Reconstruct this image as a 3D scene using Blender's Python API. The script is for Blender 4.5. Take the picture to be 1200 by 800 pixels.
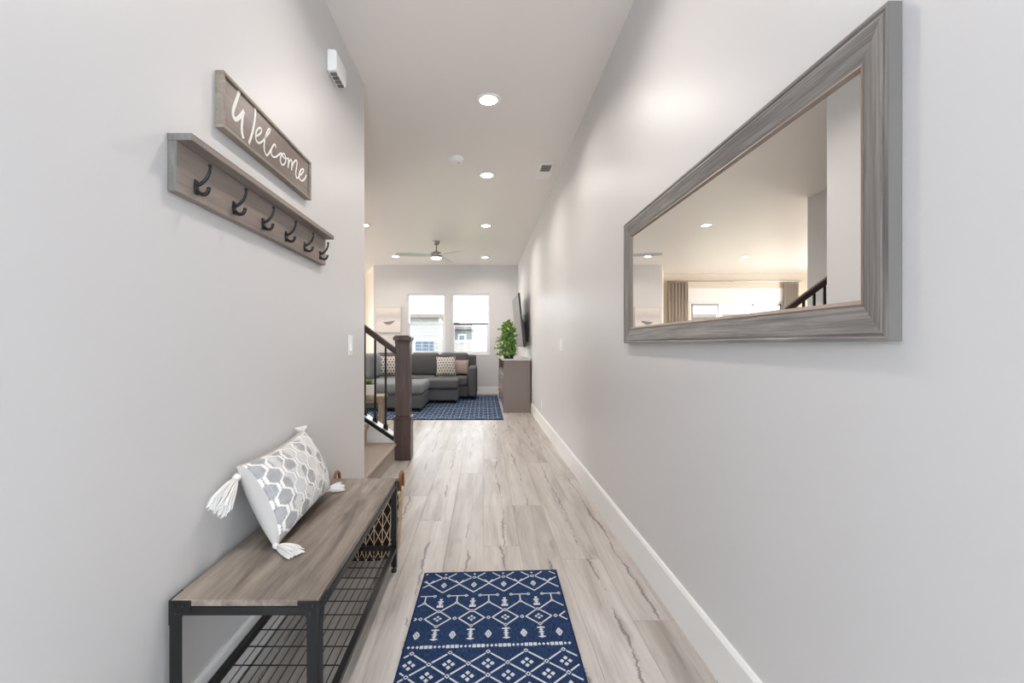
import bpy, bmesh, math, random
from mathutils import Vector, Matrix
random.seed(7)
for o in list(bpy.data.objects):
    bpy.data.objects.remove(o)
sc = bpy.context.scene
COL = sc.collection
PI = math.pi

# ------------------------------------------------------------------ camera
F, EYE, VX, VY = 533.0, 1.05, 566.5, 403.5          # focal length in pixels, eye height, vanishing point (1200x800)
cam = bpy.data.cameras.new('camera'); camo = bpy.data.objects.new('camera', cam); COL.objects.link(camo)
camo.location = (0, 0, EYE); camo.rotation_euler = (PI / 2, 0, 0)
cam.sensor_width = 36; cam.lens = F / 1200 * 36
cam.shift_x = (600 - VX) / 1200; cam.shift_y = (VY - 400) / 1200
cam.clip_start = 0.02; cam.clip_end = 300
sc.camera = camo

# ------------------------------------------------------------------ world, daylight, exposure
WR, WL, CEIL, YF, YN, YB = 0.743, -0.78, 2.743, 9.73, 10.9, -2.0   # right wall, left wall, ceiling, far wall, nook wall, entry wall
w = bpy.data.worlds.new('sky'); sc.world = w; w.use_nodes = True
bg = w.node_tree.nodes['Background']; bg.inputs[0].default_value = (0.86, 0.93, 1.0, 1); bg.inputs[1].default_value = 9.0
sc.view_settings.view_transform = 'Standard'; sc.view_settings.look = 'None'
sc.view_settings.exposure = 0.05; sc.view_settings.gamma = 1.0
sc.view_settings.use_curve_mapping = False
sc.cycles.use_denoising = True
sc.cycles.max_bounces = 10; sc.cycles.diffuse_bounces = 6; sc.cycles.sample_clamp_indirect = 6
CAN_W = 10.0            # watts of one recessed ceiling light
def area(name, loc, rot, sx, sy, power=1, color=(1, 1, 1), portal=False):
    l = bpy.data.lights.new(name, 'AREA'); l.shape = 'RECTANGLE'; l.size = sx; l.size_y = sy
    l.energy = power; l.color = color; l.cycles.is_portal = portal
    o = bpy.data.objects.new(name, l); COL.objects.link(o); o.location = loc; o.rotation_euler = rot
    return o
# sky portals at the real window openings (far wall, dining nook)
area('window_daylight', (-1.223, YF + .13, 1.49), (-PI / 2, 0, 0), .8, 1.28, portal=True)
area('window_daylight', (-.274, YF + .13, 1.49), (-PI / 2, 0, 0), .8, 1.28, portal=True)
area('window_daylight', (-4.6, YN + .13, 1.48), (-PI / 2, 0, 0), 2.26, 1.2, portal=True)
# added lamp for cool daylight, inside the unseen added door behind the camera
area('entry_fill', (0, YB + .02, 1.2), (PI / 2, 0, 0), 1.1, 1.9, power=50, color=(.84, .92, 1.0))
area('living_room_fill', (-7.17, 8.1, 1.25), (PI / 2, 0, -PI / 2), 2.2, 1.9, power=130, color=(1.0, .95, .88))  # added fill that brightens the living room, inside the unseen added window

# ------------------------------------------------------------------ helpers
class MB:
    def __init__(s): s.v = []; s.f = []
    def add(s, vs, fs):
        n = len(s.v); s.v += [tuple(p) for p in vs]; s.f += [tuple(i + n for i in f) for f in fs]; return s
    def box(s, x0, x1, y0, y1, z0, z1):
        vs = [(x, y, z) for x in (x0, x1) for y in (y0, y1) for z in (z0, z1)]
        return s.add(vs, [(0, 1, 3, 2), (4, 6, 7, 5), (0, 4, 5, 1), (2, 3, 7, 6), (0, 2, 6, 4), (1, 5, 7, 3)])
    def prism(s, poly, axis, a, b):
        # poly in the two other axes (in x,y,z order), extruded along axis from a to b
        n = len(poly)
        def pt(p, t):
            return {'x': (t, p[0], p[1]), 'y': (p[0], t, p[1]), 'z': (p[0], p[1], t)}[axis]
        vs = [pt(p, a) for p in poly] + [pt(p, b) for p in poly]
        fs = [tuple(range(n))[::-1], tuple(range(n, 2 * n))] + [(i, (i + 1) % n, n + (i + 1) % n, n + i) for i in range(n)]
        return s.add(vs, fs)
    def tube(s, path, r, n=8, cap=True, flat=1.0):
        P = [Vector(p) for p in path]; m = len(P)
        rs = r if isinstance(r, (list, tuple)) else [r] * m
        T = [(P[min(i + 1, m - 1)] - P[max(i - 1, 0)]).normalized() for i in range(m)]
        up = Vector((0, 0, 1)) if abs(T[0].z) < .9 else Vector((1, 0, 0))
        u = T[0].cross(up).normalized(); vs = []
        for i in range(m):
            u = (u - T[i] * u.dot(T[i])).normalized(); w_ = T[i].cross(u)
            for k in range(n):
                a = 2 * PI * k / n; vs.append(P[i] + u * (math.cos(a) * rs[i]) + w_ * (math.sin(a) * rs[i] * flat))
        fs = [(i * n + k, i * n + (k + 1) % n, (i + 1) * n + (k + 1) % n, (i + 1) * n + k) for i in range(m - 1) for k in range(n)]
        if cap: fs += [tuple(range(n))[::-1], tuple((m - 1) * n + k for k in range(n))]
        return s.add(vs, fs)
    def lathe(s, prof, c, n=24, axis='z', cap=True):
        vs = []
        for r, h in prof:
            for k in range(n):
                a = 2 * PI * k / n; x, y = r * math.cos(a), r * math.sin(a)
                vs.append({'z': (c[0] + x, c[1] + y, c[2] + h), 'x': (c[0] + h, c[1] + x, c[2] + y), 'y': (c[0] + x, c[1] + h, c[2] + y)}[axis])
        m = len(prof)
        fs = [(i * n + k, i * n + (k + 1) % n, (i + 1) * n + (k + 1) % n, (i + 1) * n + k) for i in range(m - 1) for k in range(n)]
        if cap: fs += [tuple(range(n))[::-1], tuple((m - 1) * n + k for k in range(n))]
        return s.add(vs, fs)
    def build(s, name, mat, parent=None, smooth=False, bevel=0, seg=2, sub=0):
        me = bpy.data.meshes.new(name)
        off = Vector(parent['_o']) if parent is not None and '_o' in parent else Vector((0, 0, 0))
        me.from_pydata([tuple(Vector(p) - off) for p in s.v], [], s.f); me.update()
        bm = bmesh.new(); bm.from_mesh(me); bmesh.ops.recalc_face_normals(bm, faces=bm.faces); bm.to_mesh(me); bm.free()
        me.materials.append(mat)
        o = bpy.data.objects.new(name, me); COL.objects.link(o)
        if smooth:
            for p in me.polygons: p.use_smooth = True
        if bevel:
            b = o.modifiers.new('bevel', 'BEVEL'); b.width = bevel; b.segments = seg; b.limit_method = 'ANGLE'; b.angle_limit = .6
        if sub:
            d = o.modifiers.new('sub', 'SUBSURF'); d.levels = sub; d.render_levels = sub
        if parent is not None: o.parent = parent
        return o
ROOTS = []
def tag(o, label=None, cat=None, group=None, kind=None):
    if label: o['label'] = label
    if cat: o['category'] = cat
    if group: o['group'] = group
    if kind: o['kind'] = kind
    return o
def thing(name, loc, label=None, cat=None, group=None, kind=None):
    o = bpy.data.objects.new(name, None); COL.objects.link(o); o.location = loc; o.empty_display_size = .05
    o['_o'] = list(loc); ROOTS.append(o)
    return tag(o, label, cat, group, kind)
def sub(o, parent):            # give a part its own frame so that sub-parts can be parented in world coordinates
    o['_o'] = list(parent['_o']); ROOTS.append(o); return o
def copy_tree(o, d, parent=None):
    c = o.copy(); COL.objects.link(c); c.parent = parent
    if parent is None: c.location = Vector(o.location) + Vector(d)
    for ch in [x for x in bpy.data.objects if x.parent == o]: copy_tree(ch, d, c)
    return c

# ------------------------------------------------------------------ materials
class N:
    def __init__(s, name):
        s.m = bpy.data.materials.new(name); s.m.use_nodes = True; s.t = s.m.node_tree
        s.b = s.t.nodes['Principled BSDF']
    def n(s, ty, **kw):
        nd = s.t.nodes.new('ShaderNode' + ty)
        for k, v in kw.items():
            if k.startswith('i_'): nd.inputs[int(k[2:])].default_value = v
            else: setattr(nd, k, v)
        return nd
    def l(s, a, ai, b, bi): s.t.links.new(a.outputs[ai], b.inputs[bi])
    def math(s, op, a, b=None, clamp=False):
        nd = s.t.nodes.new('ShaderNodeMath'); nd.operation = op; nd.use_clamp = clamp
        for i, x in enumerate((a, b)):
            if x is None: continue
            if isinstance(x, (int, float)): nd.inputs[i].default_value = x
            else: s.t.links.new(x, nd.inputs[i])
        return nd.outputs[0]
    def ramp(s, fac, stops):
        r = s.t.nodes.new('ShaderNodeValToRGB'); e = r.color_ramp.elements
        while len(e) < len(stops): e.new(.5)
        for k, (p, c) in enumerate(stops):
            e[k].position = p; e[k].color = (*c, 1) if len(c) == 3 else c
        s.t.links.new(fac, r.inputs[0]); return r.outputs[0]
    def mix(s, fac, a, b, mode='MIX'):
        nd = s.t.nodes.new('ShaderNodeMix'); nd.data_type = 'RGBA'; nd.blend_type = mode
        for i, x in ((0, fac), (6, a), (7, b)):
            if isinstance(x, (int, float)): nd.inputs[i].default_value = x
            elif isinstance(x, tuple): nd.inputs[i].default_value = (*x, 1)
            else: s.t.links.new(x, nd.inputs[i])
        return nd.outputs[2]
    def coords(s, scale=(1, 1, 1), kind='Object', add=None):
        tc = s.n('TexCoord'); mp = s.n('Mapping'); mp.inputs['Scale'].default_value = scale
        src = tc.outputs[kind]
        if add is not None:
            va = s.n('VectorMath', operation='ADD'); s.t.links.new(src, va.inputs[0]); s.t.links.new(add, va.inputs[1]); src = va.outputs[0]
        s.t.links.new(src, mp.inputs[0]); return mp.outputs[0]
    def noise(s, vec, scale=5, detail=4, rough=.55, dist=0):
        nd = s.n('TexNoise'); nd.inputs['Scale'].default_value = scale; nd.inputs['Detail'].default_value = detail
        nd.inputs['Roughness'].default_value = rough; nd.inputs['Distortion'].default_value = dist
        s.t.links.new(vec, nd.inputs['Vector']); return nd.outputs[0]
    def bump(s, h, strength=.2, dist=.002):
        b = s.n('Bump'); b.inputs['Strength'].default_value = strength; b.inputs['Distance'].default_value = dist
        s.t.links.new(h, b.inputs['Height']); s.t.links.new(b.outputs[0], s.b.inputs['Normal'])
    def col(s, c):
        if isinstance(c, tuple): s.b.inputs['Base Color'].default_value = (*c, 1)
        else: s.t.links.new(c, s.b.inputs['Base Color'])
    def set(s, rough=.5, metal=0, spec=.5):
        s.b.inputs['Roughness'].default_value = rough; s.b.inputs['Metallic'].default_value = metal
        s.b.inputs['Specular IOR Level'].default_value = spec
def srgb(r, g, b):
    f = lambda c: ((c / 255 + .055) / 1.055) ** 2.4 if c > 10 else c / 255 / 12.92
    return (f(r), f(g), f(b))
def plain(name, c, rough=.5, metal=0, spec=.5, nscale=0, nstr=.15, ndist=.001, var=0):
    k = N(name); k.set(rough, metal, spec); k.col(c)
    if nscale:
        v = k.coords(); h = k.noise(v, nscale, 3)
        if nstr: k.bump(h, nstr, ndist)
        if var:
            k.col(k.mix(k.math('MULTIPLY', h, var), c, tuple(x * .55 for x in c)))
    return k.m
def wood(name, stops, scale, rough=.5, fine=.35, spec=.4, metal=0):
    k = N(name); k.set(rough, metal, spec)
    v = k.coords(scale); a = k.noise(v, 1.0, 6, .6, .6)
    c = k.ramp(a, stops)
    v2 = k.coords(tuple(x * 5 if x > 4 else x * 1.5 for x in scale)); b = k.noise(v2, 1.0, 4, .7)
    c = k.mix(fine, c, k.ramp(b, [(.3, (.35, .35, .35)), (.62, (1, 1, 1))]), 'MULTIPLY')
    k.col(c); k.bump(b, .25, .0015); return k.m
def emit(name, c, st):
    k = N(name); k.col((0, 0, 0)); k.b.inputs['Emission Color'].default_value = (*c, 1); k.b.inputs['Emission Strength'].default_value = st
    return k.m
M = {}
def paint(name, c, rough=.42, spec=.55):
    k = N(name); k.set(rough, 0, spec); k.col(c); v = k.coords(); k.bump(k.noise(v, 140, 2), .10, .0006); return k.m
M['wall'] = paint('wall_paint', srgb(206, 205, 205))
M['wall_warm'] = paint('wall_paint_cream', srgb(214, 203, 188))
M['ceiling'] = paint('ceiling_paint', srgb(234, 229, 225), .42, .55)
M['trim'] = plain('white_trim', srgb(232, 232, 231), .35)
M['white'] = plain('white_plastic', srgb(238, 238, 236), .35)
M['darkrail'] = plain('dark_grey_rail', srgb(84, 86, 90), .5)
M['vinyl'] = plain('white_vinyl', srgb(226, 230, 234), .35)
M['black'] = plain('black_metal', (.012, .012, .013), .42, .3, .5, 90, .15, .0005)
M['blackpl'] = plain('black_plastic', (.012, .012, .014), .35)
M['nickel'] = plain('brushed_nickel', (.30, .29, .28), .33, .9)
M['blade'] = plain('silver_blade', (.56, .56, .56), .35, .2)
def plank_mat():
    k = N('grey_oak_plank'); k.set(.40, 0, .45)
    oi = k.n('ObjectInfo'); cx = k.n('CombineXYZ')
    r = oi.outputs['Random']
    k.t.links.new(k.math('MULTIPLY', r, 37.0), cx.inputs[0]); k.t.links.new(k.math('MULTIPLY', r, 91.0), cx.inputs[1]); k.t.links.new(k.math('MULTIPLY', r, 13.0), cx.inputs[2])
    off = cx.outputs[0]
    v = k.coords((9, .9, 1), add=off); a = k.noise(v, 1.0, 5, .55, 1.0)
    c = k.ramp(a, [(.26, srgb(146, 138, 131)), (.42, srgb(174, 167, 160)), (.55, srgb(188, 182, 176)), (.75, srgb(202, 197, 192))])
    g = k.noise(k.coords((70, 3.2, 1), add=off), 1.0, 4, .65, .4)
    c = k.mix(.38, c, k.ramp(g, [(.28, (.52, .49, .46)), (.55, (1, 1, 1))]), 'MULTIPLY')
    # long dark cracks meandering along the board
    tc = k.n('TexCoord'); sp = k.n('SeparateXYZ'); k.l(tc, 'Object', sp, 0)
    cy = k.n('CombineXYZ'); k.t.links.new(sp.outputs[1], cy.inputs[1]); k.t.links.new(k.math('MULTIPLY', r, 57.0), cy.inputs[0])
    m1 = k.noise(cy.outputs[0], 1.3, 8, .74)
    x = k.math('ADD', sp.outputs[0], k.math('MULTIPLY', k.math('SUBTRACT', m1, .5), .16))
    x = k.math('ADD', x, k.math('MULTIPLY', k.math('SUBTRACT', r, .5), .09))
    d = k.math('ABSOLUTE', x)
    msk = k.noise(k.coords((6, 2.1, 1), add=off), 1.0, 4, .7)
    wdt = k.math('MULTIPLY', k.math('SUBTRACT', msk, .465, True), .072)
    line = k.math('SUBTRACT', 1.0, k.math('DIVIDE', d, k.math('ADD', wdt, .0004)), True)
    line = k.math('MULTIPLY', line, k.math('GREATER_THAN', msk, .485))
    c = k.mix(k.math('MULTIPLY', line, .85), c, srgb(78, 72, 69))
    # knots and smoky patches
    kn = k.noise(k.coords((11, 3.0, 1), add=off), 1.0, 2, .5)
    c = k.mix(k.ramp(kn, [(.66, (0, 0, 0)), (.80, (.62, .62, .62))]), c, srgb(126, 117, 110))
    # per-board tone
    c = k.mix(1.0, c, k.ramp(k.math('FRACT', k.math('MULTIPLY', r, 7.31)), [(0, (.86, .85, .84)), (.5, (.95, .95, .95)), (1, (1, 1, 1))]), 'MULTIPLY')
    k.col(c); k.bump(g, .12, .001); return k.m
M['plank'] = plank_mat()
M['subfloor'] = wood('grey_oak_floor', [(.3, srgb(160, 148, 138)), (.6, srgb(198, 188, 179))], (9, .9, 1), .4, .3)
M['bench_wood'] = wood('greige_bench_board', [(.30, srgb(78, 68, 61)), (.42, srgb(112, 101, 92)), (.52, srgb(142, 130, 119)), (.66, srgb(168, 156, 144))], (9, 1.5, 9), .40, .6)
M['rack_wood'] = wood('grey_brown_board', [(.25, srgb(120, 109, 103)), (.5, srgb(140, 128, 121)), (.75, srgb(158, 146, 138))], (20, 1.6, 22), .6, .25)
M['rack_end'] = wood('grey_end_grain', [(.25, srgb(86, 84, 82)), (.5, srgb(110, 107, 104)), (.75, srgb(134, 131, 127))], (22, 20, 5), .6, .4)
M['sign_frame'] = wood('pale_weathered_strip', [(.25, srgb(122, 112, 101)), (.55, srgb(148, 138, 126)), (.8, srgb(172, 163, 151))], (25, 2, 25), .6, .3)
M['sign_panel'] = wood('brown_sign_board', [(.25, srgb(88, 75, 67)), (.5, srgb(112, 98, 90)), (.8, srgb(136, 121, 111))], (30, 1.8, 26), .36, .45)
M['frame_h'] = wood('grey_driftwood_long', [(.25, srgb(102, 99, 97)), (.5, srgb(136, 132, 129)), (.75, srgb(168, 164, 160))], (40, 2.6, 52), .5, .8)
M['frame_v'] = wood('grey_driftwood_upright', [(.25, srgb(102, 99, 97)), (.5, srgb(136, 132, 129)), (.75, srgb(168, 164, 160))], (40, 52, 2.6), .5, .8)
M['frame_edge'] = plain('silver_grey_edge', srgb(110, 107, 105), .4, .1)
M['lip'] = plain('champagne_lip', srgb(138, 122, 112), .4, .2)
M['stair_wood'] = wood('walnut_newel', [(.25, srgb(64, 50, 47)), (.5, srgb(88, 72, 68)), (.75, srgb(110, 92, 86))], (22, 22, 2.2), .32, .4)
M['rail_wood'] = wood('walnut_handrail', [(.25, srgb(60, 48, 44)), (.5, srgb(82, 68, 63)), (.75, srgb(104, 88, 81))], (3, 22, 3), .3, .4)
M['table_wood'] = wood('light_oak', [(.25, srgb(136, 119, 105)), (.5, srgb(158, 141, 126)), (.75, srgb(178, 162, 147))], (14, 2, 14), .5, .3)
M['handle_wood'] = wood('honey_wood', [(.25, srgb(112, 72, 40)), (.6, srgb(152, 104, 62))], (9, 9, 9), .45, .3)
M['carpet'] = plain('beige_carpet', srgb(180, 168, 158), .95, 0, .1, 190, .8, .004, .55)
M['mirror'] = plain('mirror_silver', (.945, .948, .94), .004, 1.0)
M['sofa'] = plain('charcoal_upholstery', srgb(98, 99, 101), .9, 0, .15, 220, .4, .002, .4)
M['sofa_light'] = plain('grey_upholstery', srgb(132, 136, 139), .9, 0, .15, 220, .4, .002, .4)
M['mauve'] = plain('mauve_cushion', srgb(168, 150, 146), .9, 0, .1, 200, .3, .001, .2)
def navy_mat():
    k = N('navy_weave'); k.set(.95, 0, .08)
    a = k.noise(k.coords((330, 42, 1)), 1.0, 3, .7); b = k.noise(k.coords(), 9, 3)
    c = k.ramp(a, [(.30, srgb(22, 33, 56)), (.48, srgb(37, 54, 86)), (.68, srgb(58, 82, 122))])
    k.col(k.mix(k.math('MULTIPLY', b, .35), c, srgb(30, 44, 72))); k.bump(a, .6, .002); return k.m
M['navy'] = navy_mat()
M['navy_edge'] = plain('navy_binding', srgb(28, 42, 74), .95, 0, .1)
M['yarn'] = plain('ivory_yarn', srgb(206, 208, 212), .95, 0, .1, 300, .4, .002, .3)
M['rug2'] = plain('blue_weave', srgb(48, 76, 112), .95, 0, .1, 120, .6, .004, .8)
M['tassel'] = plain('white_cotton', srgb(236, 233, 230), .9, 0, .1)
M['console'] = plain('taupe_laminate', srgb(126, 114, 109), .45)
M['console_top'] = plain('pale_stone_top', srgb(196, 192, 188), .35)
M['leaf'] = plain('leaf_green', srgb(112, 160, 78), .55, 0, .4, 14, 0, 0, 1.0)
M['leaf2'] = plain('leaf_yellow_green', srgb(158, 190, 104), .55, 0, .4, 14, 0, 0, .8)
M['bark'] = plain('bark', srgb(92, 74, 56), .9)
M['pot'] = plain('dark_green_pot', srgb(38, 50, 46), .5)
M['soil'] = plain('soil', srgb(50, 40, 32), .95)
M['screen'] = plain('tv_glass', (.012, .012, .014), .10, 0, 1.0)
M['rope'] = plain('natural_rope', srgb(212, 190, 158), .85, 0, .1, 200, .3)
M['liner'] = plain('dark_wicker', srgb(44, 34, 28), .85, 0, .2, 120, .7, .004, .6)
M['curtain'] = plain('taupe_curtain', srgb(176, 166, 158), .9, 0, .1, 150, .2)
M['canvas'] = plain('canvas_edge', srgb(204, 198, 191), .8)
M['siding'] = plain('pale_siding', srgb(128, 128, 126), .7)
M['siding2'] = plain('grey_siding', srgb(108, 110, 112), .7)
M['shingle'] = plain('roof_shingle', srgb(134, 132, 130), .9, 0, .2, 6, .3, .02, .4)
M['fascia'] = plain('tan_fascia', srgb(96, 88, 81), .7)
M['lawn'] = plain('lawn', srgb(120, 126, 92), .95, 0, .1, 3, .3, .02, .5)
M['outwin'] = plain('dark_window_glass', srgb(64, 78, 96), .15, 0, .6)
M['fence'] = plain('weathered_fence', srgb(122, 119, 115), .8)
M['doorpaint'] = plain('added_door_paint', srgb(212, 212, 210), .4)
M['lens'] = emit('led_lens', (1.0, .93, .85), 14)
M['fanlens'] = emit('fan_led', (1.0, .96, .9), 2.5)
def glass_mat():
    k = N('window_glass'); t = k.t
    tr = k.n('BsdfTransparent'); gl = k.n('BsdfGlossy'); gl.inputs['Roughness'].default_value = .02
    mx = k.n('MixShader'); mx.inputs[0].default_value = .05
    k.l(tr, 0, mx, 1); k.l(gl, 0, mx, 2); t.links.new(mx.outputs[0], t.nodes['Material Output'].inputs[0]); return k.m
M['glass'] = glass_mat()
def attr_mat(name, rough=.9, nscale=0):
    k = N(name); k.set(rough, 0, .1); a = k.n('VertexColor'); a.layer_name = 'print'
    k.t.links.new(a.outputs[0], k.b.inputs['Base Color'])
    if nscale: k.bump(k.noise(k.coords(), nscale, 2), .4, .0015)
    return k.m
M['printed'] = attr_mat('woven_print', .9, 240)
def art_mat():
    k = N('seascape_print'); k.set(.7, 0, .2)
    tc = k.n('TexCoord'); sp = k.n('SeparateXYZ'); k.l(tc, 'Object', sp, 0)
    x, z = sp.outputs[0], sp.outputs[2]
    base = k.ramp(k.math('ADD', k.math('MULTIPLY', z, 1.8), k.math('MULTIPLY', k.noise(k.coords((3, 1, 9)), 2, 4), .25)),
                  [(.2, srgb(214, 208, 203)), (.5, srgb(222, 216, 212)), (.75, srgb(196, 191, 189)), (1, srgb(220, 214, 210))])
    # crescent-shaped hull
    cx = k.math('DIVIDE', x, .145); bot = k.math('ADD', .165, k.math('MULTIPLY', k.math('MULTIPLY', cx, cx), .085)); top = k.math('ADD', .235, k.math('MULTIPLY', cx, .018))
    inside = k.math('MULTIPLY', k.math('GREATER_THAN', z, bot), k.math('MULTIPLY', k.math('LESS_THAN', z, top), k.math('LESS_THAN', k.math('ABSOLUTE', cx), 1.0)))
    c = k.mix(k.math('MULTIPLY', inside, .85), base, srgb(96, 99, 104)); k.col(c); return k.m
M['art'] = art_mat()

# ------------------------------------------------------------------ room shell
def struct(name, mb, mat, parent=None, **kw):
    o = mb.build(name, mat, parent, **kw)
    if parent is None: o['kind'] = 'structure'
    return o
BX0, BX1 = -7.2, WR + .12
fl = struct('floor', MB().box(BX0 - .1, BX1, YB - .1, YN + .1, -.12, -.012), M['subfloor']); fl['_o'] = [0, 0, 0]
# floor boards, 19 cm wide, 1.82 m long
PW, PL = .19, 1.82
joints = {0: 2.37, -2: 2.71, -3: 3.153, 2: 2.225, 3: 1.73, -1: 1.89, 1: 1.15, -4: 2.05}
pm = {}
def plank_mesh(wd, ln):
    key = (round(wd, 3), round(ln, 3))
    if key not in pm:
        g = .0004; e = .0012; a, b = wd / 2 - g, ln / 2 - g
        vs = [(-a, -b, -.012), (a, -b, -.012), (a, b, -.012), (-a, b, -.012), (-a, -b, -e * .5), (a, -b, -e * .5), (a, b, -e * .5), (-a, b, -e * .5),
              (-a + e * .6, -b + e * .6, 0), (a - e * .6, -b + e * .6, 0), (a - e * .6, b - e * .6, 0), (-a + e * .6, b - e * .6, 0)]
        fs = [(3, 2, 1, 0), (8, 9, 10, 11)] + [(i, (i + 1) % 4, 4 + (i + 1) % 4, 4 + i) for i in range(4)] + [(4 + i, 4 + (i + 1) % 4, 8 + (i + 1) % 4, 8 + i) for i in range(4)]
        me = bpy.data.meshes.new('plank'); me.from_pydata(vs, [], fs); me.materials.append(M['plank']); pm[key] = me
    return pm[key]
for k in range(-13, 4):
    x0, x1 = k * PW, min((k + 1) * PW, WR - .002)
    ya, yb = YB, (YF - .002 if x1 > -2.3 else YF)
    if k == -5: ya = 2.99
    elif k < -5: ya = 4.27
    j = joints.get(k, random.uniform(1, 2.8))
    ys = sorted({ya, yb} | {j + i * PL for i in range(-4, 7) if ya + .05 < j + i * PL < yb - .05})
    for a, b in zip(ys, ys[1:]):
        o = bpy.data.objects.new('plank', plank_mesh(x1 - x0, b - a)); COL.objects.link(o); o.parent = fl
        o.location = ((x0 + x1) / 2, (a + b) / 2, 0)
struct('ceiling', MB().box(BX0 - .1, BX1, YB - .1, YN + .1, CEIL, CEIL + .15), M['ceiling'])
struct('wall_right', MB().box(WR, BX1, YB - .1, YN + .1, -.01, CEIL), M['wall'])
LEND = 2.98
struct('wall_left', MB().box(WL - .12, WL, YB - .1, LEND, -.01, CEIL), M['wall'])
struct('wall_stair_near', MB().box(-3.3, WL - .12, LEND - .12, LEND, -.01, CEIL), M['wall'])
struct('wall_stair_end', MB().box(-3.3, -3.18, LEND, 4.27, -.01, CEIL), M['wall'])
struct('wall_stair_side', MB().box(-3.3, -2.27, 4.27, 5.25, -.01, CEIL), M['wall'])
struct('wall_kitchen', MB().box(BX0, -3.3, 5.13, 5.25, -.01, CEIL), M['wall_warm'])
wl = MB(); y0, y1 = 7.0, 9.2  # unseen left wall, with an opening added to let light in
wl.box(BX0 - .1, BX0, 5.1, y0, -.01, CEIL).box(BX0 - .1, BX0, y1, YN + .1, -.01, CEIL).box(BX0 - .1, BX0, y0, y1, 2.2, CEIL).box(BX0 - .1, BX0, y0, y1, -.01, .25)
struct('wall_living_left', wl, M['wall_warm'])
def wall_with_holes(mb, x0, x1, y0, y1, holes):
    xs = x0
    for (a, b, z0, z1) in holes:
        mb.box(xs, a, y0, y1, -.01, CEIL).box(a, b, y0, y1, -.01, z0).box(a, b, y0, y1, z1, CEIL); xs = b
    mb.box(xs, x1, y0, y1, -.01, CEIL); return mb
W1, W2 = (-1.634, -.812, .84, 2.136), (-.685, .137, .84, 2.136)
XJ = -2.35
struct('wall_far', wall_with_holes(MB(), XJ, WR, YF, YF + .12, [W1, W2]), M['wall'])
W3 = (-5.74, -3.47, .86, 2.08)
struct('wall_nook', wall_with_holes(MB(), BX0, -2.85, YN, YN + .12, [W3]), M['wall_warm'])
struct('wall_angled', MB().prism([(XJ, YF), (XJ + .12, YF + .12), (-2.73, YN + .12), (-2.85, YN)], 'z', -.01, CEIL), M['wall_warm'])
r4 = thing('window_added', (BX0, 8.1, .25), label='large window added out of view to carry light into the living room', kind='structure')  # unseen window, added only to carry the living room fill
MB().box(BX0 - .09, BX0 - .02, 7.0, 7.06, .25, 2.2).box(BX0 - .09, BX0 - .02, 9.14, 9.2, .25, 2.2).box(BX0 - .09, BX0 - .02, 8.07, 8.13, .25, 2.2).box(BX0 - .09, BX0 - .02, 7.06, 9.14, 2.14, 2.2).box(BX0 - .09, BX0 - .02, 7.06, 9.14, .25, .31).build('window_frame', M['vinyl'], r4)
MB().box(BX0 - .06, BX0 - .052, 7.06, 9.14, .31, 2.14).build('pane', M['glass'], r4)
# entry wall behind the camera; its unseen glazed door is added to carry daylight
struct('wall_entry', wall_with_holes(MB(), WL, WR, YB - .1, YB - .005, [(-.58, .58, -.005, 2.2)]), M['wall'])
dr = thing('door_added', (0, YB - .05, 0), kind='structure', label='white glazed door added behind the viewer to carry daylight')
MB().box(-.58, -.45, YB - .08, YB - .03, 0, 2.2).box(.45, .58, YB - .08, YB - .03, 0, 2.2).box(-.45, .45, YB - .08, YB - .03, 2.05, 2.2).box(-.45, .45, YB - .08, YB - .03, 0, .3).build('door_frame', M['doorpaint'], dr, bevel=.004)
MB().box(-.45, .45, YB - .06, YB - .05, .3, 2.05).build('pane', M['glass'], dr)
# baseboards
def bb_profile(t=.014, h=.151): return [(0, 0), (t, 0), (t, h - .012), (t * .55, h), (0, h)]
struct('baseboard_right', MB().prism([(WR - a, b) for a, b in bb_profile()], 'y', YB, YF), M['trim'])
struct('baseboard_left', MB().prism([(WL + a, b) for a, b in bb_profile()], 'y', YB, LEND), M['trim'])
struct('baseboard_far', MB().prism([(YF - a, b) for a, b in bb_profile()], 'x', XJ, WR - .015), M['trim'])
struct('baseboard_nook', MB().prism([(YN - a, b) for a, b in bb_profile()], 'x', BX0, -2.86), M['trim'])

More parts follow.
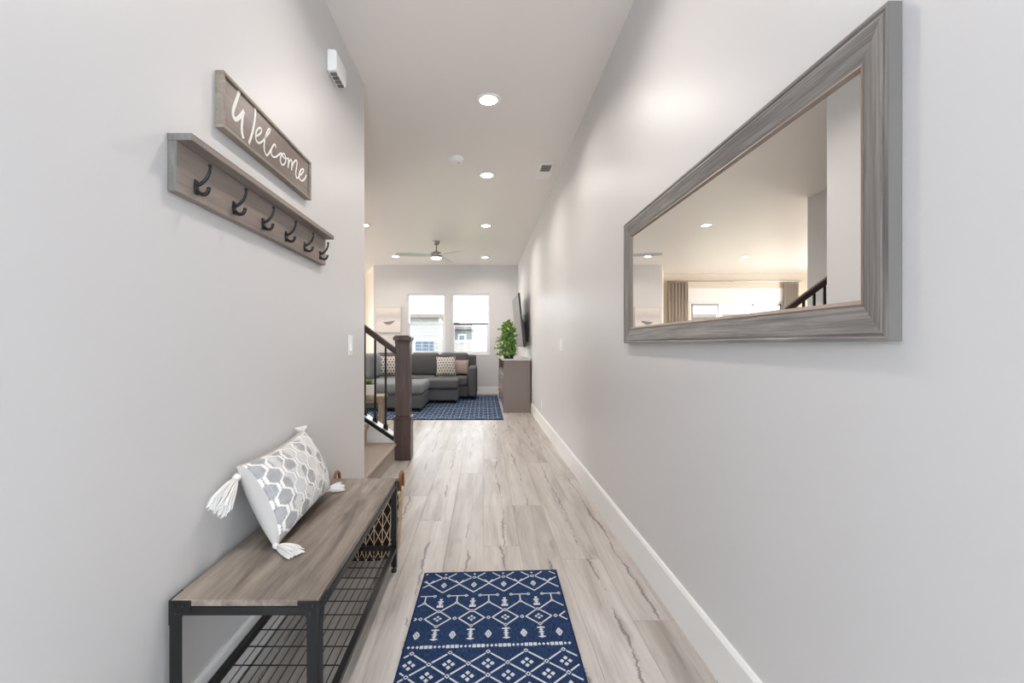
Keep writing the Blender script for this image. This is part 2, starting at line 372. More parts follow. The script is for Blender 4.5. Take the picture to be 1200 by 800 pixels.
# windows
def hung_window(name, W, y, label, mid, darkrail):
    x0, x1, z0, z1 = W; r = thing(name, ((x0 + x1) / 2, y, z0), label=label, kind='structure')
    t = .045
    MB().box(x0, x0 + t, y + .02, y + .10, z0, z1).build('window_frame', M['vinyl'], r, bevel=.004)
    MB().box(x1 - t, x1, y + .02, y + .10, z0, z1).build('window_frame', M['vinyl'], r, bevel=.004)
    MB().box(x0 + t, x1 - t, y + .02, y + .10, z1 - t, z1).build('window_frame', M['vinyl'], r, bevel=.004)
    MB().box(x0 + t, x1 - t, y + .02, y + .10, z0, z0 + t).build('window_frame', M['vinyl'], r, bevel=.004)
    MB().box(x0 + t, x1 - t, y + .025, y + .075, mid - .022, mid + .022).build('meeting_rail', M['darkrail'] if darkrail else M['vinyl'], r, bevel=.003)
    MB().box(x0 + t, x1 - t, y + .07, y + .078, mid + .022, z1 - t).build('pane', M['glass'], r)
    a = x0 + t; b = x1 - t; s = .022
    MB().box(a, a + s, y + .03, y + .06, z0 + t, mid - .022).box(b - s, b, y + .03, y + .06, z0 + t, mid - .022).box(a + s, b - s, y + .03, y + .06, z0 + t, z0 + t + s).build('sash', M['vinyl'], r, bevel=.002)
    MB().box(a + s, b - s, y + .042, y + .048, z0 + t + s, mid - .022).build('pane', M['glass'], r)
    for zz in (z1 - .16, mid + .09):
        MB().box(b - .03, b - .004, y + .03, y + .05, zz - .02, zz + .02).build('latch', M['nickel'], r, bevel=.003)
    MB().box(x0 - .0, x1 + .0, y - .012, y + .02, z0 - .02, z0 + .012).build('sill', M['trim'], r, bevel=.004)
hung_window('window_1', W1, YF, 'white sash window left of its pair above the sofa', 1.49, False)
hung_window('window_2', W2, YF, 'white sash window with dark meeting rail nearer the television', 1.49, True)
r = thing('window_3', (-4.6, YN, .86), label='wide triple window between taupe curtains seen in the mirror', kind='structure')
x0, x1, z0, z1 = W3; t = .05
MB().box(x0, x1, YN + .02, YN + .1, z1 - t, z1).box(x0, x1, YN + .02, YN + .1, z0, z0 + t).build('window_frame', M['vinyl'], r)
MB().box(x0 - .04, x1 + .04, YN - .02, YN - .001, z1 - .01, 2.40).build('header_panel', M['trim'], r, bevel=.004)
xs = [x0, x0 + .8, x0 + 1.5, x1]
for xm in xs:
    c = min(max(xm, x0 + t / 2), x1 - t / 2)
    MB().box(c - t / 2, c + t / 2, YN + .02, YN + .1, z0 + t, z1 - t).build('mullion', M['vinyl'], r)
for a, b in zip(xs, xs[1:]):
    MB().box(a + .05, b - .05, YN + .05, YN + .056, z0 + t, z1 - t).build('pane', M['glass'], r)
for (a, b) in ((xs[0] + .06, xs[1] - .06), (xs[2] + .06, xs[3] - .06)):
    s = .03
    MB().box(a, a + s, YN + .03, YN + .07, z0 + .06, z1 - .06).box(b - s, b, YN + .03, YN + .07, z0 + .06, z1 - .06).box(a, b, YN + .03, YN + .07, z1 - .09, z1 - .06).build('sash', M['nickel'], r)

# ------------------------------------------------------------------ staircase
st = thing('staircase', (-1.9, 3.5, 0), label='carpeted staircase rising behind the entry wall', kind='structure')
RISE, RUN, SX0, SY0, SY1 = .165, .245, -.785, LEND + .004, 4.1
for i in range(9):
    zt = RISE * (i + 1); xa = SX0 - RUN * i
    prof = [(xa - .022, zt - RISE), (xa - .022, zt - .045), (xa - .006, zt - .036), (xa, zt - .022), (xa - .003, zt - .009), (xa - .014, zt), (xa - RUN - .03, zt), (xa - RUN - .03, zt - RISE)]
    MB().prism(prof, 'y', SY0, SY1).build('step', M['carpet'], st)
cu = lambda x: .205 + .68 * (-.80 - x)
struct('trim_1', MB().prism([(-.805, 0), (-.805, cu(-.805)), (-2.268, cu(-2.268)), (-2.268, 0)], 'y', 4.102, 4.268), M['trim'])
rl = thing('stair_railing', (-.735, 4.19, 0), 'dark walnut newel, handrail and black balusters at the carpeted stairs', 'railing')
NX, NY = -.735, 4.19
nw = MB(); h = .078
nw.box(NX - h, NX + h, NY - h, NY + h, 0, .372); newel = sub(nw.build('newel_base', M['stair_wood'], rl, bevel=.004), rl)
MB().box(NX - .084, NX + .084, NY - .084, NY + .084, .372, .394).build('newel_band', M['stair_wood'], rl, bevel=.006)
MB().box(NX - .066, NX + .066, NY - .066, NY + .066, .394, 1.085).build('newel_shaft', M['stair_wood'], rl, bevel=.004)
MB().box(NX - .07, NX + .07, NY - .07, NY + .07, 1.06, 1.084).build('newel_collar', M['stair_wood'], rl, bevel=.005)
MB().prism([(NX - .078, 1.085), (NX + .078, 1.085), (NX + .083, 1.10), (NX + .083, 1.115), (NX + .06, 1.133), (NX - .06, 1.133), (NX - .083, 1.115), (NX - .083, 1.10)], 'y', NY - .083, NY + .083).build('newel_cap', M['stair_wood'], rl, bevel=.004)
ht = lambda x: 1.074 + .735 * (-.877 - x)
def slanted(fn, x0, x1, y0, y1, dz):
    return MB().prism([(x0, fn(x0)), (x1, fn(x1)), (x1, fn(x1) - dz), (x0, fn(x0) - dz)], 'y', y0, y1)
slanted(ht, -.80, -2.266, NY - .03, NY + .03, .066).build('handrail', M['rail_wood'], rl, bevel=.012, seg=3)
slanted(lambda x: cu(x) + .004, -.806, -2.266, 4.098, 4.128, .038).build('shoe_rail', M['black'], rl, bevel=.003)
for i in range(12):
    x = -.9 - .0965 * i
    b = MB().box(x - .0085, x + .0085, NY - .0085, NY + .0085, cu(x) - .002, ht(x) - .058).build('baluster', M['black'], rl); sub(b, rl)
    zc = cu(x)
    MB().prism([(x - .02, zc + .0136), (x + .02, zc - .0136), (x + .018, zc + .02), (x + .011, zc + .045), (x - .011, zc + .045), (x - .018, zc + .035)], 'y', NY - .019, NY + .019).build('baluster_shoe', M['black'], b)

# ------------------------------------------------------------------ entry bench
BX_L, BX_R, BY0, BY1, BT, BS = -.764, -.40, 1.106, 2.117, .428, .115
bench = thing('entry_bench', (-.58, 1.61, 0), 'long grey wood bench with riveted black metal frame and wire shelf', 'bench')
MB().box(BX_L + .003, BX_R - .003, BY0 + .003, BY1 - .003, BT - .016, BT).build('seat_board', M['bench_wood'], bench, bevel=.0012)
L, TH = .030, .003
def corner(cx, cy, sx, sy):          # L-angle leg + gusseted corner plates; sx, sy point inwards
    lg = MB()
    def bxs(xa, xb, ya, yb, za, zb): lg.box(min(xa, xb), max(xa, xb), min(ya, yb), max(ya, yb), za, zb)
    bxs(cx, cx + sx * L, cy, cy + sy * TH, .016, BT - .03); bxs(cx, cx + sx * TH, cy + sy * TH, cy + sy * L, .016, BT - .03)
    leg = sub(lg.build('leg', M['black'], bench, bevel=.0008), bench)
    MB().lathe([(.007, .012), (.007, .02)], (cx + sx * .014, cy + sy * .014, 0), 10).lathe([(.013, 0), (.013, .010), (.009, .013)], (cx + sx * .014, cy + sy * .014, 0), 14).build('foot', M['blackpl'], leg)
    # gusset plate on both faces
    W_, Hh = .052, .036
    pr = [(0, BT - .001), (W_, BT - .001), (W_, BT - Hh + .012)]
    for a in range(7):
        an = PI / 2 * a / 6; pr.append((W_ - (W_ - L) * math.sin(an), BT - Hh - .016 + .016 * math.cos(an) + .006))
    pr += [(L, BT - .06), (0, BT - .06)]
    g1 = sub(MB().prism([(cx + sx * p, q) for p, q in pr], 'y', cy - sy * .002, cy + sy * .001).build('corner_bracket', M['black'], bench), bench)
    g2 = sub(MB().prism([(cy + sy * p, q) for p, q in pr], 'x', cx - sx * .002, cx + sx * .001).build('corner_bracket', M['black'], bench), bench)
    for p, q in ((.013, BT - .012), (.036, BT - .012), (.02, BT - .030)):
        MB().lathe([(.0045, 0), (.004, -sy * .002), (.002, -sy * .003)], (cx + sx * p, cy - sy * .002, q), 8, 'y').build('rivet', M['black'], g1, smooth=True)
        MB().lathe([(.0045, 0), (.004, -sx * .002), (.002, -sx * .003)], (cx - sx * .002, cy + sy * p, q), 8, 'x').build('rivet', M['black'], g2, smooth=True)
for cx, sx in ((BX_L, 1), (BX_R, -1)):
    for cy, sy in ((BY0, 1), (BY1, -1)): corner(cx, cy, sx, sy)
for y0 in (BY0, BY1 - .022): MB().box(BX_L + .003, BX_R - .003, y0, y0 + .022, BT - .037, BT - .017).build('top_rail', M['black'], bench, bevel=.001)
for x0 in (BX_L, BX_R - .022): MB().box(x0, x0 + .022, BY0 + .023, BY1 - .023, BT - .037, BT - .017).build('top_rail', M['black'], bench, bevel=.001)
for y0 in (BY0 + .001, BY1 - .021): MB().box(BX_L + .004, BX_R - .004, y0, y0 + .02, BS - .018, BS).build('shelf_rail', M['black'], bench, bevel=.001)
for x0 in (BX_L + .001, BX_R - .021): MB().box(x0, x0 + .02, BY0 + .022, BY1 - .022, BS - .018, BS).build('shelf_rail', M['black'], bench, bevel=.001)
y = BY0 + .06
while y < BY1 - .03:
    MB().tube([(BX_L + .012, y, BS - .004), (BX_R - .012, y, BS - .004)], .0019, 6).build('cross_wire', M['black'], bench); y += .083
for i in range(12):
    x = BX_L + .034 + i * .0268
    MB().tube([(x, BY0 + .012, BS - .0005), (x, BY1 - .012, BS - .0005)], .0017, 6).build('long_wire', M['black'], bench)

# ------------------------------------------------------------------ pillows
def pillow(name, Wd, Ht, Th, nu, nv, mat, parent, Mx, colf=None, pinch=.05, raise_=0, full=.5, back=(.62, .62, .63)):
    vs, fs, cols = [], [], []
    for side in (1, -1):
        base = len(vs)
        for j in range(nv + 1):
            for i in range(nu + 1):
                u = 2 * i / nu - 1; v = 2 * j / nv - 1
                e = (1 - abs(u) ** 2.6) * (1 - abs(v) ** 2.4)
                t = Th / 2 * max(e, 0) ** full
                sx = 1 - pinch * (1 - abs(v) ** 2) * abs(u) ** 3; sy = 1 - pinch * 1.3 * (1 - abs(u) ** 2) * abs(v) ** 3
                c = colf(u, v) if (colf and side > 0) else back
                if raise_ and side > 0 and c[0] > .55: t += raise_ * min(1, e * 6)
                vs.append(Mx @ Vector((u * Wd / 2 * sx, v * Ht / 2 * sy, side * t))); cols.append(c)
        for j in range(nv):
            for i in range(nu):
                a = base + j * (nu + 1) + i; q = (a, a + 1, a + nu + 2, a + nu + 1)
                fs.append(q if side > 0 else q[::-1])
    mb = MB(); mb.v = [tuple(p) for p in vs]; mb.f = fs
    o = mb.build(name, mat, parent, smooth=True)
    me = o.data; at = me.color_attributes.new('print', 'FLOAT_COLOR', 'POINT')
    for k, c in enumerate(cols): at.data[k].color = (*c, 1)
    bm = bmesh.new(); bm.from_mesh(me); bmesh.ops.remove_doubles(bm, verts=bm.verts, dist=1e-5); bmesh.ops.recalc_face_normals(bm, faces=bm.faces); bm.to_mesh(me); bm.free()
    return o
WHT, GRY, DGR, MID = srgb(236, 235, 233), srgb(176, 177, 178), srgb(112, 113, 116), srgb(204, 204, 204)
def trellis(u, v):
    if u < -.95 or abs(v) > .97: return srgb(190, 187, 184)
    n = 11.0; uu = (u + 1) / 2 * n; vv = (v + 1) / 2 * 3.6 + .1
    ph = vv % 1.0
    tri = 0 if ph < .30 else ((ph - .30) / .20 if ph < .5 else (1 if ph < .80 else 1 - (ph - .80) / .20))
    best = 9
    for k in range(-1, 14):
        s = 1 if k % 2 else -1
        best = min(best, abs(uu - (k + s * (.5 - tri) * .62)))
    if best < .13: return WHT
    if best < .20: return DGR if (int(vv * 24) % 3 == 0) else MID
    on = int(vv * 34) % 2 and int(uu * 21) % 3
    dk = math.sin(uu * 1.9 + 1) * math.sin(vv * 2.6) > .15 or u < -.62
    if on: return DGR if dk else GRY
    return srgb(190, 190, 191) if dk else srgb(220, 219, 218)
pl = thing('lumbar_pillow', (-.66, 1.64, BT), 'white and grey trellis lumbar pillow with tassels leaning on bench', 'pillow')
ax = Vector((-.012, .52, .012)).normalized(); upv = Vector((-.105, 0, .235)).normalized(); nz = ax.cross(upv).normalized(); upv = nz.cross(ax).normalized()
if nz.x < 0: nz = -nz; 
cpos = Vector((-.692, 1.635, .565))
Mx = Matrix(((ax.x, upv.x, nz.x, cpos.x), (ax.y, upv.y, nz.y, cpos.y), (ax.z, upv.z, nz.z, cpos.z), (0, 0, 0, 1)))
pillow('cover', .53, .275, .145, 260, 140, M['printed'], pl, Mx, trellis, .085, .0022, .5, back=srgb(190, 187, 184))
def tassel(p0, p1, rad, n=46, knot=.009):
    n = int(n * 1.8)
    p0, p1 = Vector(p0), Vector(p1); d = (p1 - p0); ln = d.length; d.normalize()
    a = d.orthogonal().normalized(); b = d.cross(a); mb = MB()
    kp = [p0, p0 + d * .008, p0 + d * .02, p0 + d * .03]
    mb.tube(kp, [.004, knot, knot, .008], 8)
    for i in range(n):
        th = random.uniform(0, 2 * PI); rr = math.sqrt(random.random()) * rad * .95; q = random.uniform(.85, 1.05)
        off = a * math.cos(th) + b * math.sin(th)
        pts = []
        for k in range(5):
            s = k / 4; pp = p0 + d * (.02 + (ln - .02) * s * q) + off * (rr * (s ** .7) + .004) + Vector((0, 0, -.010 * s * s))
            pp.z = max(pp.z, BT + .0035 + .003 * random.random()); pp.x = max(pp.x, WL + .006); pts.append(pp)
        mb.tube(pts, [.0018, .0019, .0019, .0018, .0014], 5)
    return mb.build('tassel', M['tassel'], pl, smooth=True)
tassel((-.744, 1.385, .655), (-.738, 1.265, .603), .030, 70, .012)
tassel((-.640, 1.385, .440), (-.548, 1.335, .437), .030, 56)
tassel((-.660, 1.885, .445), (-.603, 1.945, .445), .026, 46)
tassel((-.742, 1.872, .668), (-.752, 1.875, .722), .022, 46)

# ------------------------------------------------------------------ basket beyond the bench
bk = thing('lattice_basket', (-.585, 2.33, 0), 'dark basket with beige rope lattice at the far end of bench', 'basket')
def se(th, z, off=0):
    k = .88 + .12 * z / .315; a, b = .163 * k + off, .15 * k + off; n = 2 / 3.2
    c, s = math.cos(th), math.sin(th)
    return Vector((-.585 + a * math.copysign(abs(c) ** n, c), 2.33 + b * math.copysign(abs(s) ** n, s), z))
mb = MB(); nth, nzv = 56, 6
for j in range(nzv + 1):
    for i in range(nth): mb.v.append(tuple(se(2 * PI * i / nth, .004 + .306 * j / nzv)))
for j in range(nzv):
    for i in range(nth): mb.f.append((j * nth + i, j * nth + (i + 1) % nth, (j + 1) * nth + (i + 1) % nth, (j + 1) * nth + i))
mb.f.append(tuple(range(nth))[::-1])
o = mb.build('liner', M['liner'], bk, smooth=True)
sm = o.modifiers.new('s', 'SOLIDIFY'); sm.thickness = .006; sm.offset = -1
NV = 26
# equal arc-length parameter around the basket
tab = []; acc = 0; prev = se(0, .2)
for i in range(721):
    p = se(2 * PI * i / 720, .2); acc += (p - prev).length; prev = p; tab.append(acc)
def th_of(s):
    s = (s % 1.0) * acc; i = min(range(721), key=lambda q: abs(tab[q] - s)) if False else None
    lo, hi = 0, 720
    while hi - lo > 1:
        m = (lo + hi) // 2
        if tab[m] <= s: lo = m
        else: hi = m
    f = (s - tab[lo]) / max(tab[hi] - tab[lo], 1e-9); return 2 * PI * (lo + f) / 720
mb = MB()
for i in range(NV):
    mb.tube([se(th_of(i / NV), z, .004) for z in (.006, .11, .21, .31)], .0020, 5, False)
    for sg in (1, -1):
        mb.tube([se(th_of(i / NV + sg * 3.8 / NV * q / 16), .006 + .304 * q / 16, .0055) for q in range(17)], .0018, 5, False)
tag(mb.build('rope_lattice', M['rope'], bk, smooth=True), 'beige rope lattice')
mb = MB(); rim = [se(2 * PI * i / 48, .311, .002) for i in range(49)]; mb.tube(rim, .006, 8, False)
mb.build('rim', M['rope'], bk, smooth=True)
for s in (-1, 1):
    x = -.585 + s * .165
    arc = [(x, 2.33 + .042 * math.cos(a), .31 + .088 * max(math.sin(a), 0) ** .5) for a in [PI * q / 12 for q in range(13)]]
    tag(MB().tube(arc, .008, 8).build('handle', M['handle_wood'], bk, smooth=True), 'brown wooden handle')

# ------------------------------------------------------------------ hook rack and sign on the left wall
hr = thing('hook_rack', (WL, 1.65, 1.43), 'grey wooden wall shelf with six black double coat hooks', 'coat rack')
HY0, HY1, HZ0, HZ1 = 1.122, 2.18, 1.428, 1.571
MB().box(WL + .001, WL + .024, HY0, HY1, HZ0, HZ1 - .018).build('back_board', M['rack_wood'], hr, bevel=.0012)
MB().box(WL + .001, WL + .062, HY0 - .001, HY1 + .006, HZ1 - .0175, HZ1).build('shelf_board', M['rack_wood'], hr, bevel=.0012)
MB().box(WL + .0012, WL + .0238, HY0 - .0012, HY0 + .0002, HZ0 + .0005, HZ1 - .0185).build('end_grain', M['rack_end'], hr)
MB().box(WL + .0012, WL + .0618, HY0 - .0022, HY0 - .0008, HZ1 - .017, HZ1 - .0005).build('end_grain', M['rack_end'], hr)
def spline(pts, n=6):
    P = [Vector(p) for p in pts]; out = []
    for i in range(len(P) - 1):
        a, b, c, d = P[max(i - 1, 0)], P[i], P[i + 1], P[min(i + 2, len(P) - 1)]
        for k in range(n):
            t = k / n; out.append(.5 * ((2 * b) + (c - a) * t + (2 * a - 5 * b + 4 * c - d) * t * t + (3 * b - a - 3 * c + d) * t ** 3))
    out.append(P[-1]); return out
hx = WL + .024
for i in range(6):
    y = 1.195 + i * .1815; z = 1.462
    hk = sub(MB().prism([(y - .0075, z - .019), (y + .0075, z - .019), (y + .0095, z), (y + .007, z + .02), (y - .007, z + .02), (y - .0095, z)], 'x', hx, hx + .004).build('hook', M['black'], hr, bevel=.001), hr)
    up = spline([(hx + .003, y, z + .006), (hx + .014, y, z + .010), (hx + .029, y, z + .024), (hx + .037, y, z + .042), (hx + .038, y, z + .055)])
    MB().tube(up, [.0055 - .002 * k / (len(up) - 1) for k in range(len(up))], 8).lathe([(.002, 0), (.0052, .003), (.005, .007), (.002, .009)], (hx + .038, y, z + .052), 8).build('upper_prong', M['black'], hk, smooth=True)
    lo = spline([(hx + .003, y, z - .008), (hx + .012, y, z - .016), (hx + .024, y, z - .018), (hx + .032, y, z - .012), (hx + .035, y, z - .003)])
    MB().tube(lo, [.0058 - .001 * k / (len(lo) - 1) for k in range(len(lo))], 8).lathe([(.002, 0), (.0058, .003), (.0052, .006), (.002, .008)], (hx + .035, y, z - .006), 8).build('lower_prong', M['black'], hk, smooth=True)
    for q in (-.013, .014): MB().lathe([(.003, 0), (.0024, .0015)], (hx + .004, y, z + q), 8, 'x').build('screw', M['black'], hk)

sg = thing('welcome_sign', (WL, 1.657, 1.68), 'framed brown wooden sign with white script word above hook rack', 'sign')
SY0_, SY1_, SZ0, SZ1, SXF = 1.32, 1.994, 1.681, 1.847, WL + .026
MB().box(WL + .001, SXF - .006, SY0_ + .008, SY1_ - .008, SZ0 + .008, SZ1 - .008).build('panel', M['sign_panel'], sg)
for b in ((SY0_, SY1_, SZ1 - .010, SZ1), (SY0_, SY1_, SZ0, SZ0 + .010), (SY0_, SY0_ + .010, SZ0 + .0102, SZ1 - .0102), (SY1_ - .010, SY1_, SZ0 + .0102, SZ1 - .0102)):
    MB().box(WL + .001, SXF, *b).build('frame_strip', M['sign_frame'], sg, bevel=.001)
def fromA(p): return (255 + p[0] / 8.883, 85 + p[1] / 8.883)
def fromB(p): return (295 + p[0] / 8.886, 140 + p[1] / 8.886)
xs_ = SXF - .006
def onsign(p):
    Y = -xs_ * F / (VX - p[0]); return (Y, EYE + (VY - p[1]) * Y / F)
strokes = [
 (fromA, .0058, [(222, 200), (205, 250), (185, 310), (165, 370), (157, 420), (165, 465), (188, 487), (222, 466), (250, 430), (270, 402)]),
 (fromA, .0050, [(268, 404), (258, 460), (250, 540), (250, 610), (264, 678)]),
 (fromA, .0042, [(390, 378), (388, 450), (378, 530), (358, 630), (325, 732)]),
 (fromB, .0030, [(44, 172), (70, 160), (96, 132), (97, 98), (78, 86), (54, 108), (40, 150), (42, 205), (62, 240), (90, 240), (122, 212), (158, 165), (186, 125), (188, 103), (174, 100), (154, 140), (136, 205), (127, 265), (131, 325), (152, 372), (175, 355), (198, 312)]),
 (fromB, .0030, [(246, 290), (242, 262), (226, 264), (206, 300), (200, 345), (215, 383), (246, 390), (276, 370), (300, 352), (322, 366)]),
 (fromB, .0030, [(318, 362), (300, 385), (296, 425), (310, 466), (332, 468), (350, 435), (350, 390), (334, 356), (318, 362), (326, 392), (350, 406), (374, 404)]),
 (fromB, .0030, [(382, 405), (379, 450), (376, 500)]),
 (fromB, .0030, [(377, 480), (388, 440), (404, 418), (416, 440), (414, 490), (412, 525)]),
 (fromB, .0030, [(414, 500), (432, 452), (456, 424), (468, 440), (464, 500), (456, 560), (464, 605), (480, 606), (494, 582)]),
 (fromB, .0030, [(494, 582), (520, 562), (538, 530), (528, 514), (508, 528), (492, 570), (496, 615), (520, 638), (548, 618), (566, 580)]),
]
mb = MB()
for si, (fn, wd, pts) in enumerate(strokes):
    wd *= 1.3 if fn is fromA else 1.12
    q = spline([(onsign(fn(p))[0], onsign(fn(p))[1], 0) for p in pts], 7); m = len(q); vs = []
    for i in range(m):
        T = (q[min(i + 1, m - 1)] - q[max(i - 1, 0)]).normalized(); nn = Vector((-T.y, T.x, 0)) * wd * .88
        ee = .0 if 0 < i < m - 1 else wd * .4
        pp = q[i] + T * (ee if i else -ee)
        for sgn in (-1, 1):
            for dx in (.0002, .0012 + si * .00008): vs.append((xs_ + dx, (pp + nn * sgn).x, (pp + nn * sgn).y))
    fs = []
    for i in range(m - 1):
        a = i * 4; b = a + 4
        fs += [(a + 1, a + 3, b + 3, b + 1), (a, b, b + 2, a + 2), (a, a + 1, b + 1, b), (a + 2, b + 2, b + 3, a + 3)]
    fs += [(0, 2, 3, 1), ((m - 1) * 4, (m - 1) * 4 + 1, (m - 1) * 4 + 3, (m - 1) * 4 + 2)]
    mb.add(vs, fs)
tag(mb.build('lettering', M['tassel'], sg), 'white script lettering reading Welcome')

# door chime, switches, outlet
dc = thing('door_chime', (WL, 2.34, 2.41), 'white plastic door chime box high on wall beyond sign', 'door chime')
MB().prism([(WL + .001, 2.412), (WL + .045, 2.416), (WL + .05, 2.43), (WL + .05, 2.505), (WL + .045, 2.518), (WL + .001, 2.522)], 'y', 2.262, 2.425).build('cover', M['white'], dc, bevel=.006, seg=3)
for i in range(4): MB().box(WL + .012, WL + .042, 2.28 + i * .036, 2.302 + i * .036, 2.4085, 2.4145).build('vent_slot', M['frame_edge'], dc)
def wallplate(name, x, s, y, z, label, cat, kind):
    r = thing(name, (x, y, z - .057), label, cat)
    a, b = sorted((x + s * .0005, x + s * .006)); MB().box(a, b, y - .036, y + .036, z - .058, z + .058).build('plate', M['white'], r, bevel=.002)
    a, b = sorted((x + s * .006, x + s * .010))
    if kind == 'switch': MB().prism([(x + s * .006, z - .032), (x + s * .012, z - .032), (x + s * .007, z + .032), (x + s * .006, z + .032)], 'y', y - .016, y + .016).build('rocker', M['white'], r)
    else:
        for q in (-.02, .02): MB().box(a, b, y - .016, y + .016, z + q - .014, z + q + .014).build('socket', M['white'], r, bevel=.003)
wallplate('light_switch', WL, 1, 2.66, 1.045, 'white light switch plate on wall between bench and stairs', 'light switch', 'switch')
wallplate('light_switch', WR, -1, 4.32, 1.045, 'white light switch plate on the mirror wall beyond the mirror', 'light switch', 'switch')
wallplate('wall_outlet', WR, -1, 5.78, .29, 'white wall outlet low on wall above baseboard near console', 'outlet', 'outlet')

# ------------------------------------------------------------------ mirror on the right wall
mr = thing('wall_mirror', (WR, 1.567, 1.055), 'wide rectangular wall mirror in grey driftwood frame', 'mirror')
MY0, MY1, MZ0, MZ1, FW = .807, 2.326, 1.056, 1.659, .08
# profile: distance from outer edge -> height off the wall
prof = [(0, .002), (0, .0255), (.006, .0255), (.010, .022), (.016, .024), (.030, .021), (.060, .015), (.068, .012), (.068, .004)]
lip = [(.0682, .004), (.0682, .0125), (.072, .0135), (.0755, .011), (FW, .0075), (FW, .004)]
def ring_piece(pr, a, b):      # a,b: corner indices
    C = [(MY0, MZ0), (MY1, MZ0), (MY1, MZ1), (MY0, MZ1)]; D = [(1, 1), (-1, 1), (-1, -1), (1, -1)]
    mb = MB(); n = len(pr); vs = []
    for k in (a, b):
        for d, hgt in pr: vs.append((WR - hgt, C[k][0] + D[k][0] * d, C[k][1] + D[k][1] * d))
    return mb.add(vs, [tuple(range(n)), tuple(range(n, 2 * n))[::-1]] + [(i, (i + 1) % n, n + (i + 1) % n, n + i) for i in range(n)])
for a, b, mt in ((0, 1, 'frame_h'), (1, 2, 'frame_v'), (2, 3, 'frame_h'), (3, 0, 'frame_v')):
    fr = sub(ring_piece(prof, a, b).build('frame_rail', M[mt], mr), mr)
    tag(ring_piece(lip, a, b).build('inner_lip', M['lip'], fr), 'thin champagne inner edge')
MB().box(WR - .0252, WR - .001, MY0 - .0012, MY0 - .0001, MZ0, MZ1).build('side_edge', M['frame_edge'], mr)
MB().box(WR - .0075, WR - .003, MY0 + .07, MY1 - .07, MZ0 + .07, MZ1 - .07).build('mirror_glass', M['mirror'], mr)

# ------------------------------------------------------------------ mats
def diamond(u, v, a, b, w): return [[(u - a, v), (u, v - b), (u + a, v), (u, v + b), (u - a, v)], w]
class Pat:
    def __init__(s, W_, L_): s.W, s.L, s.q = W_, L_, []
    def seg(s, a, b, w=.0052):
        # clip to rectangle
        (x0, y0), (x1, y1) = a, b; t0, t1 = 0.0, 1.0; dx, dy = x1 - x0, y1 - y0; m = .012
        for p, q in ((-dx, x0 - m), (dx, s.W - m - x0), (-dy, y0 - m), (dy, s.L - m - y0)):
            if abs(p) < 1e-12:
                if q < 0: return
            else:
                r = q / p
                if p < 0: t0 = max(t0, r)
                else: t1 = min(t1, r)
        if t0 >= t1: return
        a = (x0 + dx * t0, y0 + dy * t0); b = (x0 + dx * t1, y0 + dy * t1)
        l = math.hypot(dx, dy); nx, ny = -dy / l * w / 2, dx / l * w / 2
        s.q.append([(a[0] + nx, a[1] + ny), (a[0] - nx, a[1] - ny), (b[0] - nx, b[1] - ny), (b[0] + nx, b[1] + ny)])
    def dot(s, u, v, a, b=None):
        b = b or a
        if u - a < .008 or u + a > s.W - .008 or v - b < .006 or v + b > s.L - .006: return
        s.q.append([(u - a, v), (u, v - b), (u + a, v), (u, v + b)])
    def rect(s, u, v, a, b):
        if u - a < .008 or u + a > s.W - .008 or v + b > s.L - .006: return
        s.q.append([(u - a, v - b), (u + a, v - b), (u + a, v + b), (u - a, v + b)])
    def ring(s, u, v, a, b, w=.003):
        for (p, q) in (((u - a, v), (u, v - b)), ((u, v - b), (u + a, v)), ((u + a, v), (u, v + b)), ((u, v + b), (u - a, v))): s.seg(p, q, w)
    def flower(s, u, v, r):
        for dx, dy in ((r, 0), (-r, 0), (0, r), (0, -r)): s.dot(u + dx * .80, v + dy * .85, r * .46, r * .52)
PER = .13
